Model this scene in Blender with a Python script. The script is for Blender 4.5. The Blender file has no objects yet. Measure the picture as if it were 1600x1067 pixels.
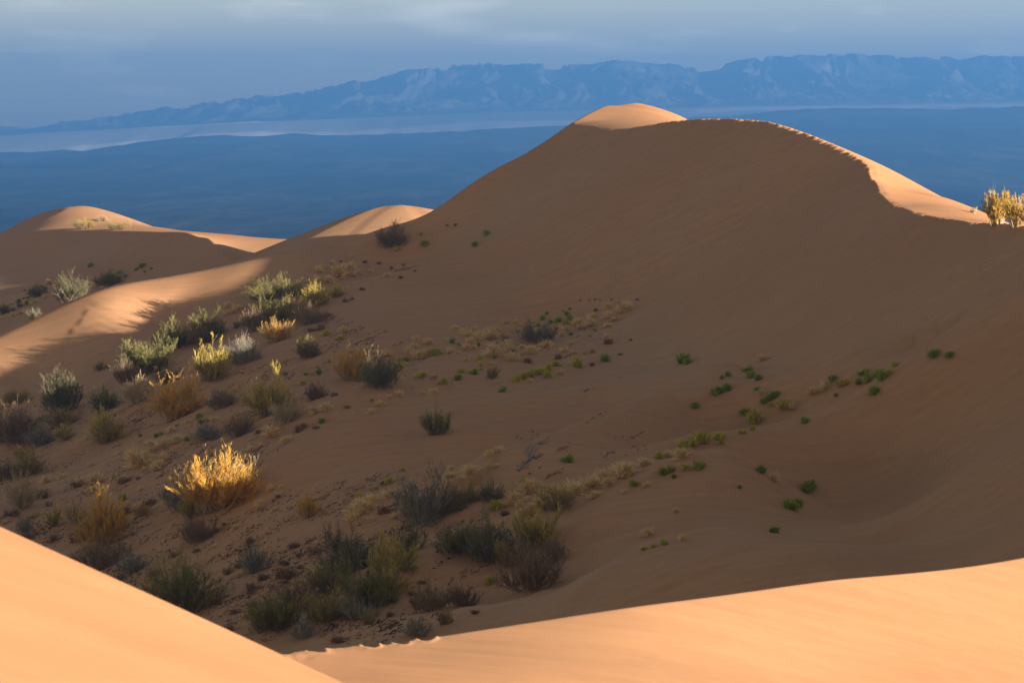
import bpy, math, random
import numpy as np
from mathutils import Vector

# ------------------------------------------------------------------ camera, sun, sky, exposure
SC = bpy.context.scene
COL = SC.collection
FPX = 3556.0                      # focal length in pixels of the 1600-wide photograph
PITCH = math.atan((533.5 - 215.0) / FPX)
cam_d = bpy.data.cameras.new("camera")
cam = bpy.data.objects.new("camera", cam_d)
COL.objects.link(cam)
cam.location = (0, 0, 0)
cam.rotation_euler = (math.radians(90) - PITCH, 0, 0)
cam_d.sensor_width = 36.0
cam_d.lens = 36.0 * FPX / 1600.0
cam_d.clip_start = 0.5
cam_d.clip_end = 90000.0
cam_d.dof.use_dof = True
cam_d.dof.focus_distance = 210.0
cam_d.dof.aperture_fstop = 5.0
SC.camera = cam

SUN_EL = math.radians(11.5)
SUN_AZ = math.radians(-24.0)      # from +X (right of the view) turned towards the viewer
sun_dir = Vector((math.cos(SUN_EL) * math.cos(SUN_AZ), math.cos(SUN_EL) * math.sin(SUN_AZ), math.sin(SUN_EL)))
sun_d = bpy.data.lights.new("sun", 'SUN')
sun_d.energy = 5.0
sun_d.angle = math.radians(0.5)
sun_d.color = (1.0, 0.925, 0.81)
sun = bpy.data.objects.new("sun", sun_d)
COL.objects.link(sun)
sun.rotation_euler = sun_dir.to_track_quat('Z', 'Y').to_euler()
sun.location = (200, -200, 300)

W = bpy.data.worlds.new("World")
SC.world = W
W.use_nodes = True
wn, wl = W.node_tree.nodes, W.node_tree.links
wn.clear()
w_out = wn.new('ShaderNodeOutputWorld')
w_bg = wn.new('ShaderNodeBackground')
w_sky = wn.new('ShaderNodeTexSky')
w_sky.sky_type = 'NISHITA'
w_sky.sun_disc = False
w_sky.sun_elevation = SUN_EL
w_sky.sun_rotation = math.radians(90) - SUN_AZ      # clockwise from +Y
w_bg.inputs['Strength'].default_value = 0.06
w_tc = wn.new('ShaderNodeTexCoord')
w_map = wn.new('ShaderNodeMapping')
w_map.inputs['Scale'].default_value = (15.0, 15.0, 72.0)
w_map.inputs['Location'].default_value = (2.3, 0.4, 2.15)
w_noise = wn.new('ShaderNodeTexNoise')
w_noise.inputs['Scale'].default_value = 1.0
w_noise.inputs['Detail'].default_value = 7.0
w_noise.inputs['Roughness'].default_value = 0.55
w_ramp = wn.new('ShaderNodeValToRGB')
w_ramp.color_ramp.elements[0].position = 0.52
w_ramp.color_ramp.elements[1].position = 0.80
w_ramp.color_ramp.elements[0].color = (0.0, 0.0, 0.0, 1)
w_ramp.color_ramp.elements[1].color = (4.6, 4.3, 4.1, 1)
w_sep = wn.new('ShaderNodeSeparateXYZ')
w_high = wn.new('ShaderNodeMapRange')
w_high.inputs['From Min'].default_value = 0.07
w_high.inputs['From Max'].default_value = 0.16
w_high.inputs['To Min'].default_value = 0.0
w_high.inputs['To Max'].default_value = 0.85
w_add = wn.new('ShaderNodeMixRGB'); w_add.blend_type = 'ADD'; w_add.inputs['Fac'].default_value = 1.0
w_tint = wn.new('ShaderNodeMixRGB'); w_tint.blend_type = 'MULTIPLY'; w_tint.inputs['Fac'].default_value = 1.0
w_tint.inputs['Color2'].default_value = (2.45, 2.02, 1.46, 1)
w_mix = wn.new('ShaderNodeMixRGB')
w_mix.inputs['Color2'].default_value = (0.88, 0.82, 0.77, 1)
wl.new(w_tc.outputs['Generated'], w_map.inputs['Vector'])
wl.new(w_map.outputs['Vector'], w_noise.inputs['Vector'])
wl.new(w_noise.outputs['Fac'], w_ramp.inputs['Fac'])
wl.new(w_tc.outputs['Generated'], w_sep.inputs['Vector'])
wl.new(w_sep.outputs['Z'], w_high.inputs['Value'])
wl.new(w_sky.outputs['Color'], w_tint.inputs['Color1'])
wl.new(w_tint.outputs['Color'], w_add.inputs['Color1'])
wl.new(w_ramp.outputs['Color'], w_add.inputs['Color2'])
wl.new(w_add.outputs['Color'], w_mix.inputs['Color1'])
wl.new(w_high.outputs['Result'], w_mix.inputs['Fac'])
wl.new(w_mix.outputs['Color'], w_bg.inputs['Color'])
wl.new(w_bg.outputs['Background'], w_out.inputs['Surface'])

SC.view_settings.view_transform = 'Standard'
SC.view_settings.look = 'None'
SC.view_settings.gamma = 1.0
SC.view_settings.exposure = 1.55
SC.render.engine = 'CYCLES'
SC.cycles.use_denoising = True
SC.cycles.denoiser = 'OPENIMAGEDENOISE'
SC.cycles.max_bounces = 8
SC.cycles.diffuse_bounces = 3
SC.cycles.volume_bounces = 0
SC.cycles.use_adaptive_sampling = True
SC.cycles.adaptive_threshold = 0.01

random.seed(7)
RNG = np.random.default_rng(11)

# ------------------------------------------------------------------ small helpers
CP, SP = math.cos(PITCH), math.sin(PITCH)

def ray(u, v):
    """photograph pixel -> (x per metre of depth, z per metre of depth)"""
    xc, zc = (u - 800.0) / FPX, (533.5 - v) / FPX
    y = CP + zc * SP
    return xc / y, (-SP + zc * CP) / y

def P(u, v, d):
    t, s = ray(u, v)
    return (t * d, d, s * d)

def smooth(a, b, x):
    t = np.clip((x - a) / (b - a), 0, 1)
    return t * t * (3 - 2 * t)

def value_noise(x, y, seed):
    r = np.random.default_rng(seed)
    N = 256
    lat = r.random((N, N)) * 2 - 1
    xi, yi = np.floor(x).astype(np.int64), np.floor(y).astype(np.int64)
    fx, fy = x - xi, y - yi
    fx = fx * fx * fx * (fx * (fx * 6 - 15) + 10)
    fy = fy * fy * fy * (fy * (fy * 6 - 15) + 10)
    x0, x1, y0, y1 = xi % N, (xi + 1) % N, yi % N, (yi + 1) % N
    return (lat[x0, y0] * (1 - fx) + lat[x1, y0] * fx) * (1 - fy) + (lat[x0, y1] * (1 - fx) + lat[x1, y1] * fx) * fy

def fbm(x, y, seed, octaves=4, gain=0.5):
    a, s, f = 1.0, 0.0, 1.0
    for k in range(octaves):
        s = s + a * value_noise(x * f + 17.3 * k, y * f - 9.1 * k, seed + k)
        a *= gain; f *= 2.03
    return s

class TPS:
    """thin-plate surface through scattered (x, y, z) points"""
    def __init__(self, pts, lam=0.002):
        p = np.array(pts, float)
        self.c = p[:, :2].mean(0); self.s = 60.0
        self.q = (p[:, :2] - self.c) / self.s
        n = len(p)
        K = self.k(((self.q[:, None] - self.q[None]) ** 2).sum(-1)) + lam * np.eye(n)
        Q = np.hstack([np.ones((n, 1)), self.q])
        M = np.zeros((n + 3, n + 3)); M[:n, :n] = K; M[:n, n:] = Q; M[n:, :n] = Q.T
        sol = np.linalg.solve(M, np.concatenate([p[:, 2], np.zeros(3)]))
        self.w, self.a = sol[:n], sol[n:]
    @staticmethod
    def k(r2):
        return 0.5 * r2 * np.log(r2 + 1e-9)
    def __call__(self, x, y):
        shp = x.shape
        qx = ((x.ravel() - self.c[0]) / self.s); qy = ((y.ravel() - self.c[1]) / self.s)
        out = self.a[0] + self.a[1] * qx + self.a[2] * qy
        q32 = self.q
        for i in range(0, len(qx), 20000):
            sl = slice(i, i + 20000)
            r2 = (qx[sl, None] - q32[None, :, 0]) ** 2 + (qy[sl, None] - q32[None, :, 1]) ** 2
            out[sl] += (0.5 * r2 * np.log(r2 + 1e-9)) @ self.w
        return out.reshape(shp)

def smin(a, b, k):
    h = np.clip(0.5 + 0.5 * (b - a) / k, 0, 1)
    return b * (1 - h) + a * h - k * h * (1 - h)

def polyline(x, y, pts):
    """distance to a 3-D polyline seen from above, its height there and the arc length"""
    p = np.array(pts, float)
    best = np.full(x.shape, 1e9); bz = np.zeros(x.shape); bs = np.zeros(x.shape); side = np.zeros(x.shape)
    s0 = 0.0
    for a, b in zip(p[:-1], p[1:]):
        d = b - a; L2 = d[0] ** 2 + d[1] ** 2; L = math.sqrt(L2)
        t = np.clip(((x - a[0]) * d[0] + (y - a[1]) * d[1]) / L2, 0, 1)
        dx, dy = x - (a[0] + t * d[0]), y - (a[1] + t * d[1])
        r = np.hypot(dx, dy)
        m = r < best
        best = np.where(m, r, best); bz = np.where(m, a[2] + t * d[2], bz); bs = np.where(m, s0 + t * L, bs)
        side = np.where(m, np.sign(d[0] * dy - d[1] * dx), side)
        s0 += L
    return best, bz, bs, side

def resample(pts, step):
    """smooth Catmull-Rom through 3-D points"""
    p = [np.array(q, float) for q in pts]
    p = [2 * p[0] - p[1]] + p + [2 * p[-1] - p[-2]]
    out = []
    for i in range(1, len(p) - 2):
        n = max(1, int(np.linalg.norm(p[i + 1] - p[i]) / step))
        for k in range(n):
            t = k / n
            out.append(0.5 * (2 * p[i] + (p[i + 1] - p[i - 1]) * t + (2 * p[i - 1] - 5 * p[i] + 4 * p[i + 1] - p[i + 2]) * t * t
                              + (3 * p[i] - p[i - 1] - 3 * p[i + 1] + p[i + 2]) * t ** 3))
    out.append(p[-2])
    return [tuple(q) for q in out]

def mesh_obj(name, V, F, mat=None, parent=None, smooth_shade=False, color=None, tris=False):
    """V (n,3), F (m,4) or (m,3) index array -> one mesh object"""
    V = np.asarray(V, np.float32); F = np.asarray(F, np.int32)
    me = bpy.data.meshes.new(name)
    n = F.shape[1]
    me.vertices.add(len(V)); me.vertices.foreach_set('co', V.ravel())
    me.loops.add(F.size); me.loops.foreach_set('vertex_index', F.ravel())
    me.polygons.add(len(F))
    me.polygons.foreach_set('loop_start', np.arange(0, F.size, n, dtype=np.int32))
    me.polygons.foreach_set('loop_total', np.full(len(F), n, np.int32))
    if smooth_shade:
        me.polygons.foreach_set('use_smooth', np.ones(len(F), bool))
    me.update(calc_edges=True)
    if color is not None:
        at = me.color_attributes.new('tint', 'FLOAT_COLOR', 'POINT')
        c = np.ones((len(V), 4), np.float32); c[:, :3] = color
        at.data.foreach_set('color', c.ravel())
    if mat: me.materials.append(mat)
    o = bpy.data.objects.new(name, me)
    COL.objects.link(o)
    if parent: o.parent = parent
    return o

def grid_faces(nr, nc):
    i = np.arange(nr - 1)[:, None] * nc + np.arange(nc - 1)[None]
    return np.stack([i, i + 1, i + nc + 1, i + nc], -1).reshape(-1, 4)

def tag(o, label=None, cat=None, group=None, kind=None):
    if label: o['label'] = label
    if cat: o['category'] = cat
    if group: o['group'] = group
    if kind: o['kind'] = kind
    return o

# ------------------------------------------------------------------ materials
def new_mat(name):
    m = bpy.data.materials.new(name); m.use_nodes = True
    n = m.node_tree.nodes
    return m, n, m.node_tree.links, n['Principled BSDF']

def sand_material():
    m, n, l, b = new_mat('sand')
    b.inputs['Roughness'].default_value = 0.95
    b.inputs['Specular IOR Level'].default_value = 0.08
    geo = n.new('ShaderNodeNewGeometry')
    big = n.new('ShaderNodeTexNoise'); big.inputs['Scale'].default_value = 0.035; big.inputs['Detail'].default_value = 4
    fine = n.new('ShaderNodeTexNoise'); fine.inputs['Scale'].default_value = 1.3; fine.inputs['Detail'].default_value = 8
    fine.inputs['Roughness'].default_value = 0.7
    l.new(geo.outputs['Position'], big.inputs['Vector']); l.new(geo.outputs['Position'], fine.inputs['Vector'])
    r = n.new('ShaderNodeValToRGB')
    r.color_ramp.elements[0].position = 0.3; r.color_ramp.elements[0].color = (0.495, 0.240, 0.112, 1)
    r.color_ramp.elements[1].position = 0.7; r.color_ramp.elements[1].color = (0.505, 0.274, 0.142, 1)
    l.new(big.outputs['Fac'], r.inputs['Fac'])
    mx = n.new('ShaderNodeMixRGB'); mx.blend_type = 'MULTIPLY'; mx.inputs['Fac'].default_value = 0.35
    r2 = n.new('ShaderNodeValToRGB')
    r2.color_ramp.elements[0].position = 0.35; r2.color_ramp.elements[0].color = (0.82, 0.80, 0.78, 1)
    r2.color_ramp.elements[1].position = 0.65; r2.color_ramp.elements[1].color = (1, 1, 1, 1)
    l.new(fine.outputs['Fac'], r2.inputs['Fac'])
    l.new(r.outputs['Color'], mx.inputs['Color1']); l.new(r2.outputs['Color'], mx.inputs['Color2'])
    sk = n.new('ShaderNodeMixRGB'); sk.blend_type = 'MULTIPLY'; sk.inputs['Fac'].default_value = 0.42
    r3 = n.new('ShaderNodeValToRGB')
    r3.color_ramp.elements[0].position = 0.35; r3.color_ramp.elements[0].color = (0.72, 0.71, 0.72, 1)
    r3.color_ramp.elements[1].position = 0.65; r3.color_ramp.elements[1].color = (1, 1, 1, 1)
    l.new(mx.outputs['Color'], sk.inputs['Color1']); l.new(r3.outputs['Color'], sk.inputs['Color2'])
    l.new(sk.outputs['Color'], b.inputs['Base Color'])
    # wind ripples and sand streaks as relief
    mp = n.new('ShaderNodeMapping'); mp.inputs['Rotation'].default_value = (0, 0, math.radians(-18)); mp.inputs['Scale'].default_value = (0.10, 1.1, 0.35)
    st = n.new('ShaderNodeTexNoise'); st.inputs['Scale'].default_value = 1.6; st.inputs['Detail'].default_value = 6; st.inputs['Roughness'].default_value = 0.65
    l.new(geo.outputs['Position'], mp.inputs['Vector']); l.new(mp.outputs['Vector'], st.inputs['Vector']); l.new(st.outputs['Fac'], r3.inputs['Fac'])
    bp = n.new('ShaderNodeBump'); bp.inputs['Strength'].default_value = 0.12; bp.inputs['Distance'].default_value = 0.05
    l.new(st.outputs['Fac'], bp.inputs['Height'])
    bp2 = n.new('ShaderNodeBump'); bp2.inputs['Strength'].default_value = 0.06; bp2.inputs['Distance'].default_value = 0.015
    l.new(fine.outputs['Fac'], bp2.inputs['Height']); l.new(bp.outputs['Normal'], bp2.inputs['Normal'])
    l.new(bp2.outputs['Normal'], b.inputs['Normal'])
    return m

def plain_material():
    m, n, l, b = new_mat('steppe')
    b.inputs['Roughness'].default_value = 1.0; b.inputs['Specular IOR Level'].default_value = 0.0
    geo = n.new('ShaderNodeNewGeometry')
    mp = n.new('ShaderNodeMapping'); mp.inputs['Scale'].default_value = (0.0016, 0.00045, 0.0)
    st = n.new('ShaderNodeTexNoise'); st.inputs['Scale'].default_value = 1.0; st.inputs['Detail'].default_value = 9; st.inputs['Roughness'].default_value = 0.62
    l.new(geo.outputs['Position'], mp.inputs['Vector']); l.new(mp.outputs['Vector'], st.inputs['Vector'])
    r = n.new('ShaderNodeValToRGB')
    r.color_ramp.elements[0].position = 0.42; r.color_ramp.elements[0].color = (0.018, 0.020, 0.022, 1)  # dark steppe; the low values also stand in for cloud shade
    r.color_ramp.elements[1].position = 0.70; r.color_ramp.elements[1].color = (0.085, 0.078, 0.066, 1)
    l.new(st.outputs['Fac'], r.inputs['Fac'])
    mp2 = n.new('ShaderNodeMapping'); mp2.inputs['Scale'].default_value = (0.0070, 0.0011, 0.0)
    sc = n.new('ShaderNodeTexVoronoi'); sc.inputs['Scale'].default_value = 1.0; sc.feature = 'SMOOTH_F1'
    wv = n.new('ShaderNodeTexNoise'); wv.inputs['Scale'].default_value = 1.4; wv.inputs['Detail'].default_value = 10; wv.inputs['Roughness'].default_value = 0.7
    l.new(geo.outputs['Position'], mp2.inputs['Vector']); l.new(mp2.outputs['Vector'], wv.inputs['Vector'])
    r4 = n.new('ShaderNodeValToRGB')
    r4.color_ramp.elements[0].position = 0.44; r4.color_ramp.elements[0].color = (0.72, 0.72, 0.72, 1)
    r4.color_ramp.elements[1].position = 0.60; r4.color_ramp.elements[1].color = (1.45, 1.42, 1.36, 1)
    l.new(wv.outputs['Fac'], r4.inputs['Fac'])
    mu = n.new('ShaderNodeMixRGB'); mu.blend_type = 'MULTIPLY'; mu.inputs['Fac'].default_value = 1.0
    l.new(r.outputs['Color'], mu.inputs['Color1']); l.new(r4.outputs['Color'], mu.inputs['Color2'])
    n.remove(sc)
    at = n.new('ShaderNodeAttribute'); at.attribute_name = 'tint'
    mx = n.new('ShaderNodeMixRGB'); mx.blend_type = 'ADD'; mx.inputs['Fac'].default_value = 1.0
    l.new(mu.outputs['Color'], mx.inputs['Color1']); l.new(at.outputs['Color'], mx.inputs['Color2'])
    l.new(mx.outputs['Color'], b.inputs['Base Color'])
    return m

def rock_material():
    m, n, l, b = new_mat('mountain_rock')
    b.inputs['Roughness'].default_value = 1.0; b.inputs['Specular IOR Level'].default_value = 0.0
    geo = n.new('ShaderNodeNewGeometry')
    st = n.new('ShaderNodeTexNoise'); st.inputs['Scale'].default_value = 0.0016; st.inputs['Detail'].default_value = 8
    l.new(geo.outputs['Position'], st.inputs['Vector'])
    r = n.new('ShaderNodeValToRGB')
    r.color_ramp.elements[0].position = 0.35; r.color_ramp.elements[0].color = (0.07, 0.062, 0.057, 1)
    r.color_ramp.elements[1].position = 0.7; r.color_ramp.elements[1].color = (0.22, 0.19, 0.17, 1)
    l.new(st.outputs['Fac'], r.inputs['Fac']); l.new(r.outputs['Color'], b.inputs['Base Color'])
    return m

def leaf_material(name, translucent=0.25):
    m, n, l, b = new_mat(name)
    n.remove(b)
    out = n['Material Output']
    at = n.new('ShaderNodeAttribute'); at.attribute_name = 'tint'
    d = n.new('ShaderNodeBsdfDiffuse'); t = n.new('ShaderNodeBsdfTranslucent'); mx = n.new('ShaderNodeMixShader')
    mx.inputs['Fac'].default_value = translucent
    l.new(at.outputs['Color'], d.inputs['Color']); l.new(at.outputs['Color'], t.inputs['Color'])
    l.new(d.outputs['BSDF'], mx.inputs[1]); l.new(t.outputs['BSDF'], mx.inputs[2])
    l.new(mx.outputs['Shader'], out.inputs['Surface'])
    return m

M_SAND, M_PLAIN, M_ROCK = sand_material(), plain_material(), rock_material()
M_LEAF, M_WOOD = leaf_material('foliage', 0.3), leaf_material('dry_wood', 0.0)

# ------------------------------------------------------------------ the dune terrain
# one horseshoe crest: left ridge -> nose -> summit -> right shoulder -> round behind the frame -> near dune
CREST_LEFT = [P(-420, 690, 236), P(-260, 632, 242), P(-120, 574, 248), P(0, 522, 253), P(75, 482, 256), P(150, 453, 258), P(250, 432, 262),
              P(350, 413, 263.5), P(450, 389, 265.5), P(530, 375, 273), P(600, 353, 273), P(640, 343, 273), P(667, 332, 274),
              P(720, 296, 276), P(800, 248, 283), P(850, 219, 288)]
CREST_SHARP = [P(890, 197, 291), P(918, 202, 284), P(960, 202.5, 277), P(1005, 197, 271.5), P(1050, 189, 267), P(1090, 186, 262.5), P(1130, 185, 257), P(1200, 190, 248), P(1270, 212, 238),
               P(1330, 240, 229), P(1358, 262, 221), P(1370, 290, 211), P(1385, 312, 204), P(1420, 330, 196), P(1500, 345, 182),
               P(1600, 352, 166), (38.5, 158, -7.2), (38.8, 151, -7.2)]  # the unseen end points are lowered to let sun into the basin
CREST_SIDE = [(38.9, 146, -6.8), (38.7, 139, -6.6), (38.3, 133, -8.0), (37.9, 127.5, -10.0), (37.5, 122, -9.9), (37, 115, -8.4), (36, 105, -7.3), (31, 84, -9.2), (22.5, 69, -10.6)]  # unseen side crest; its dip is shaped to let sun reach the golden shrubs
CREST_NEAR = [P(1600, 870, 60), P(1450, 887, 57), P(1300, 905, 54), P(1150, 925, 51), P(1000, 945, 49), P(820, 973, 47.3), P(650, 998, 46), P(520, 1014, 44.5),
              P(420, 1022, 43), P(300, 1040, 42), P(50, 1070, 40), P(-400, 1090, 38)]
CREST = resample(CREST_LEFT + CREST_SHARP + CREST_SIDE + CREST_NEAR, 3.0)
SHARP = resample(CREST_SHARP + CREST_SIDE + CREST_NEAR, 1.0)

ca = np.array(CREST)
tan = np.gradient(ca, axis=0); tan /= np.hypot(tan[:, 0], tan[:, 1])[:, None]
inward = np.stack([tan[:, 1], -tan[:, 0]], -1)          # right-hand side of the walk left -> summit -> near
n_left = len(resample(CREST_LEFT, 3.0))
A_pts, W_pts, B_pts = [], [], []
cum = np.concatenate([[0], np.cumsum(np.hypot(*np.diff(ca[:, :2], axis=0).T))])
for i in range(0, len(ca), 2):
    x, y, z = ca[i]; nx, ny = inward[i]
    left = i < n_left - 3
    A_pts.append((x, y, z)); (B_pts if left else W_pts).append((x, y, z))
    if left:
        ridge = x < -17
        for o, dz in ((-9, 0.9), (-25, 4.0)) + (((5, -1.3), (12, -3.6)) if ridge else ()):
            if not ridge and o < 0: dz = -0.5 * o * min(1, max(0, (x + 17) / 12)) + dz * 0.5
            A_pts.append((x + nx * o, y + ny * o, z + dz))
        for o, dz in (((-5, -1.2), (-14, -5.5), (-32, -13), (10, 3.2), (26, 9.0)) if x < -19 else ((-5, -3.6), (-14, -9.5), (-32, -18), (6, 4.0), (18, 11.0))):
            B_pts.append((x + nx * o, y + ny * o, z + dz))
    else:
        near = i > len(ca) - 26
        for o in (() if i < n_left + 6 else (5, 12, 19) if not near else (6, 14)):
            A_pts.append((x + nx * o, y + ny * o, z - 0.60 * o))
        for o in (-8, -24):
            A_pts.append((x + nx * o, y + ny * o, z - 0.58 * o))

FLOOR = [(1150, 560, 170), (1000, 600, 176), (1000, 700, 141), (1150, 700, 124), (1000, 850, 108), (1150, 830, 103), (1300, 860, 93),
         (850, 500, 226), (850, 600, 183), (850, 700, 147), (850, 800, 127), (850, 920, 107),
         (700, 460, 236), (700, 540, 208), (700, 640, 171), (700, 740, 139), (700, 850, 119), (700, 960, 103),
         (550, 440, 251), (550, 520, 222), (550, 620, 186), (550, 720, 148), (550, 850, 122), (550, 980, 104),
         (400, 450, 255), (400, 520, 235), (400, 620, 198), (400, 720, 160), (400, 850, 131), (400, 980, 112),
         (270, 470, 256), (250, 510, 251), (250, 560, 239), (250, 650, 206), (250, 750, 175), (250, 900, 143),
         (150, 540, 245), (150, 600, 229), (100, 620, 230), (0, 600, 240), (0, 660, 227), (100, 720, 203), (100, 850, 166), (-80, 640, 238),
         (-100, 700, 222), (-100, 780, 190), (-300, 760, 214), (-300, 850, 165), (0, 1000, 135), (-500, 900, 150)]
A_pts += [(0, 270, -7.2), (-6, 259, -12.6), (6, 268, -4.9), (-13, 252, -14.8), (3, 278, -4.0), (-4, 270, -9.2), (-2, 247, -14.5)]
for u, v, d in FLOOR:
    A_pts.append(P(u, v, d))
OUTLINE = [P(893, 192, 296), P(912, 182, 308), P(937, 172, 318), P(966, 165, 325), P(993, 161, 328)]
for x, y, z in OUTLINE:
    for o, dz in ((0, 0), (-5, -3.2), (5, 2.2), (20, 9)): B_pts.append((x + 0.96 * o, y - 0.28 * o, z + dz))
B_pts += [(0, 288, -3.9), (0, 293, -5.2), (4.2, 297, -1.7), (2, 309, -3.2), (-3.5, 289, -6.6), (-4, 297, -8.5), (-9, 300, -13), (-8, 285, -10.4), (-12, 288, -13.5), (-6, 312, -10), (20, 362, -5), (36, 345, 2), (60, 330, 10), (0, 372, -22), (-30, 360, -28), (-60, 330, -36), (20, 400, -30), (60, 400, -10), (40, 250, 24), (60, 200, 40), (-20, 120, 10), (0, 180, 24)]
W_pts += [(0, 300, 2.3), (-5, 320, 4.2), (-14, 292, 2.5), (-30, 270, 4), (-50, 250, 6), (4, 334, 5.2)]
W_pts += [P(993, 161, 328), P(1020, 168, 326), P(1046, 184, 306), P(1000, 182, 302), P(950, 186, 300), P(1090, 200, 300), P(1090, 200, 320), P(1130, 205, 290), P(966, 165, 325),
          P(1385, 263, 238), P(1420, 281, 230), P(1470, 307, 215), P(1510, 328, 200), P(1545, 345, 186), P(1450, 322, 200), P(1405, 296, 216),
          P(1340, 246, 240)]
W_pts += [(14, 336, 4.2), (8, 352, -2), (20, 358, -5), (34, 332, -3), (36, 300, -1.8), (40, 268, -5.5), (46, 245, -8), (52, 220, -11), (54, 195, -12.5), (54, 165, -12),
          (55, 130, -11.5), (52, 100, -12.5), (46, 75, -14), (34, 50, -14), (75, 200, -20), (80, 140, -19), (75, 90, -20), (70, 260, -20), (40, 310, -15),
          (10, 372, -17), (10, 430, -44), (70, 430, -44), (-50, 430, -44), (60, 40, -19), (90, 300, -26), (40, 360, -16)]
W_pts += [P(650, 1067, 41.6), P(800, 1067, 42.4), P(1000, 1067, 44.1), P(1300, 1067, 46.9), P(1600, 1067, 49.8), P(1900, 1067, 54), P(420, 1067, 41.3), P(200, 1067, 40.5),
          (0, 30, -11.6), (12, 32, -12.2), (25, 36, -13.3), (0, 15, -12), (15, 10, -12.5), (40, 10, -16), (-12, 25, -11), (-20, 45, -11), (-30, 70, -12), (-45, 110, -12),
          (-60, 150, -8), (-50, 190, 2), (-20, 200, 10), (-15, 130, 0)]
T_A, T_W, T_B = TPS(A_pts, 0.0006), TPS(W_pts, 0.0003), TPS(B_pts, 0.0003)

HUMP = resample([P(340, 425, 425), P(400, 404, 421), P(470, 380.5, 415), P(520, 360, 409), P(560, 341, 403), P(595, 325.5, 399), P(625, 320.5, 397), P(665, 326, 399), P(720, 340, 405), P(790, 362, 413)], 2.0)
# the far dunes on the left
FAR_C = [P(-300, 420, 545), P(-120, 396, 520), P(-30, 382, 495), P(40, 363, 474), P(100, 360, 464), P(200, 361, 447), P(270, 363, 434), P(312, 366, 425), P(330, 378, 415), P(345, 394, 405), P(358, 406, 397), P(372, 425, 388), P(390, 450, 380)]
FAR_CR = resample(FAR_C, 4.0)
fa = np.array(FAR_CR); ft = np.gradient(fa, axis=0); ft /= np.hypot(ft[:, 0], ft[:, 1])[:, None]
f_in = np.stack([ft[:, 1], -ft[:, 0]], -1)
FS, FW = [], []
for i in range(0, len(fa), 2):
    x, y, z = fa[i]; nx, ny = f_in[i]
    FS.append((x, y, z)); FW.append((x, y, z))
    for o, dz in ((6, -3.3), (13, -6.3), (-12, 6.5), (-40, 20)): FS.append((x + nx * o, y + ny * o, z + dz))
FS += [P(100, 470, 372), P(200, 440, 385), P(0, 470, 370), P(0, 505, 345), P(100, 480, 350), P(-100, 500, 360), P(-200, 500, 400), P(250, 432, 372)]
FW += [P(130, 322, 500), P(108, 325, 500), P(160, 328, 497), P(200, 342, 492), P(240, 355, 488), P(285, 362, 478), P(340, 369, 462), P(400, 375, 452), P(450, 380, 446), P(520, 386, 440),
       P(60, 333, 497), P(100, 345, 480), P(150, 350, 475), P(383, 403, 400), P(350, 385, 425), P(420, 400, 420), P(480, 420, 410)]
FW += [(-90, 540, -32), (-60, 520, -34), (-40, 490, -36), (-130, 560, -34), (-20, 450, -38), (-60, 600, -44), (-160, 600, -40)]
T_FS, T_FW = TPS(FS, 0.0006), TPS(FW, 0.0006)
F2 = [P(0, 352, 500), P(55, 335, 500), P(78, 350, 478), P(45, 364, 470), P(-60, 372, 500)]
F2 = np.array(F2); F2c = np.linalg.lstsq(np.c_[F2[:, :2], np.ones(len(F2))], F2[:, 2], rcond=None)[0]

def hummocks(x, y):
    """low swells and little sand shadows over the planted part of the basin"""
    m = smooth(18, 2, x) * smooth(75, 95, y) * smooth(240, 215, y)
    ang = math.radians(28)
    a, b = x * math.cos(ang) + y * math.sin(ang), -x * math.sin(ang) + y * math.cos(ang)
    return m * (0.55 * fbm(a / 14, b / 7, 31, 3) + 0.20 * np.maximum(0, fbm(a / 3.2, b / 1.7, 41, 3)))

NEAR_X, NEAR_Y = zip(*sorted((q[0], q[1]) for q in resample(CREST_NEAR, 0.5)))

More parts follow.
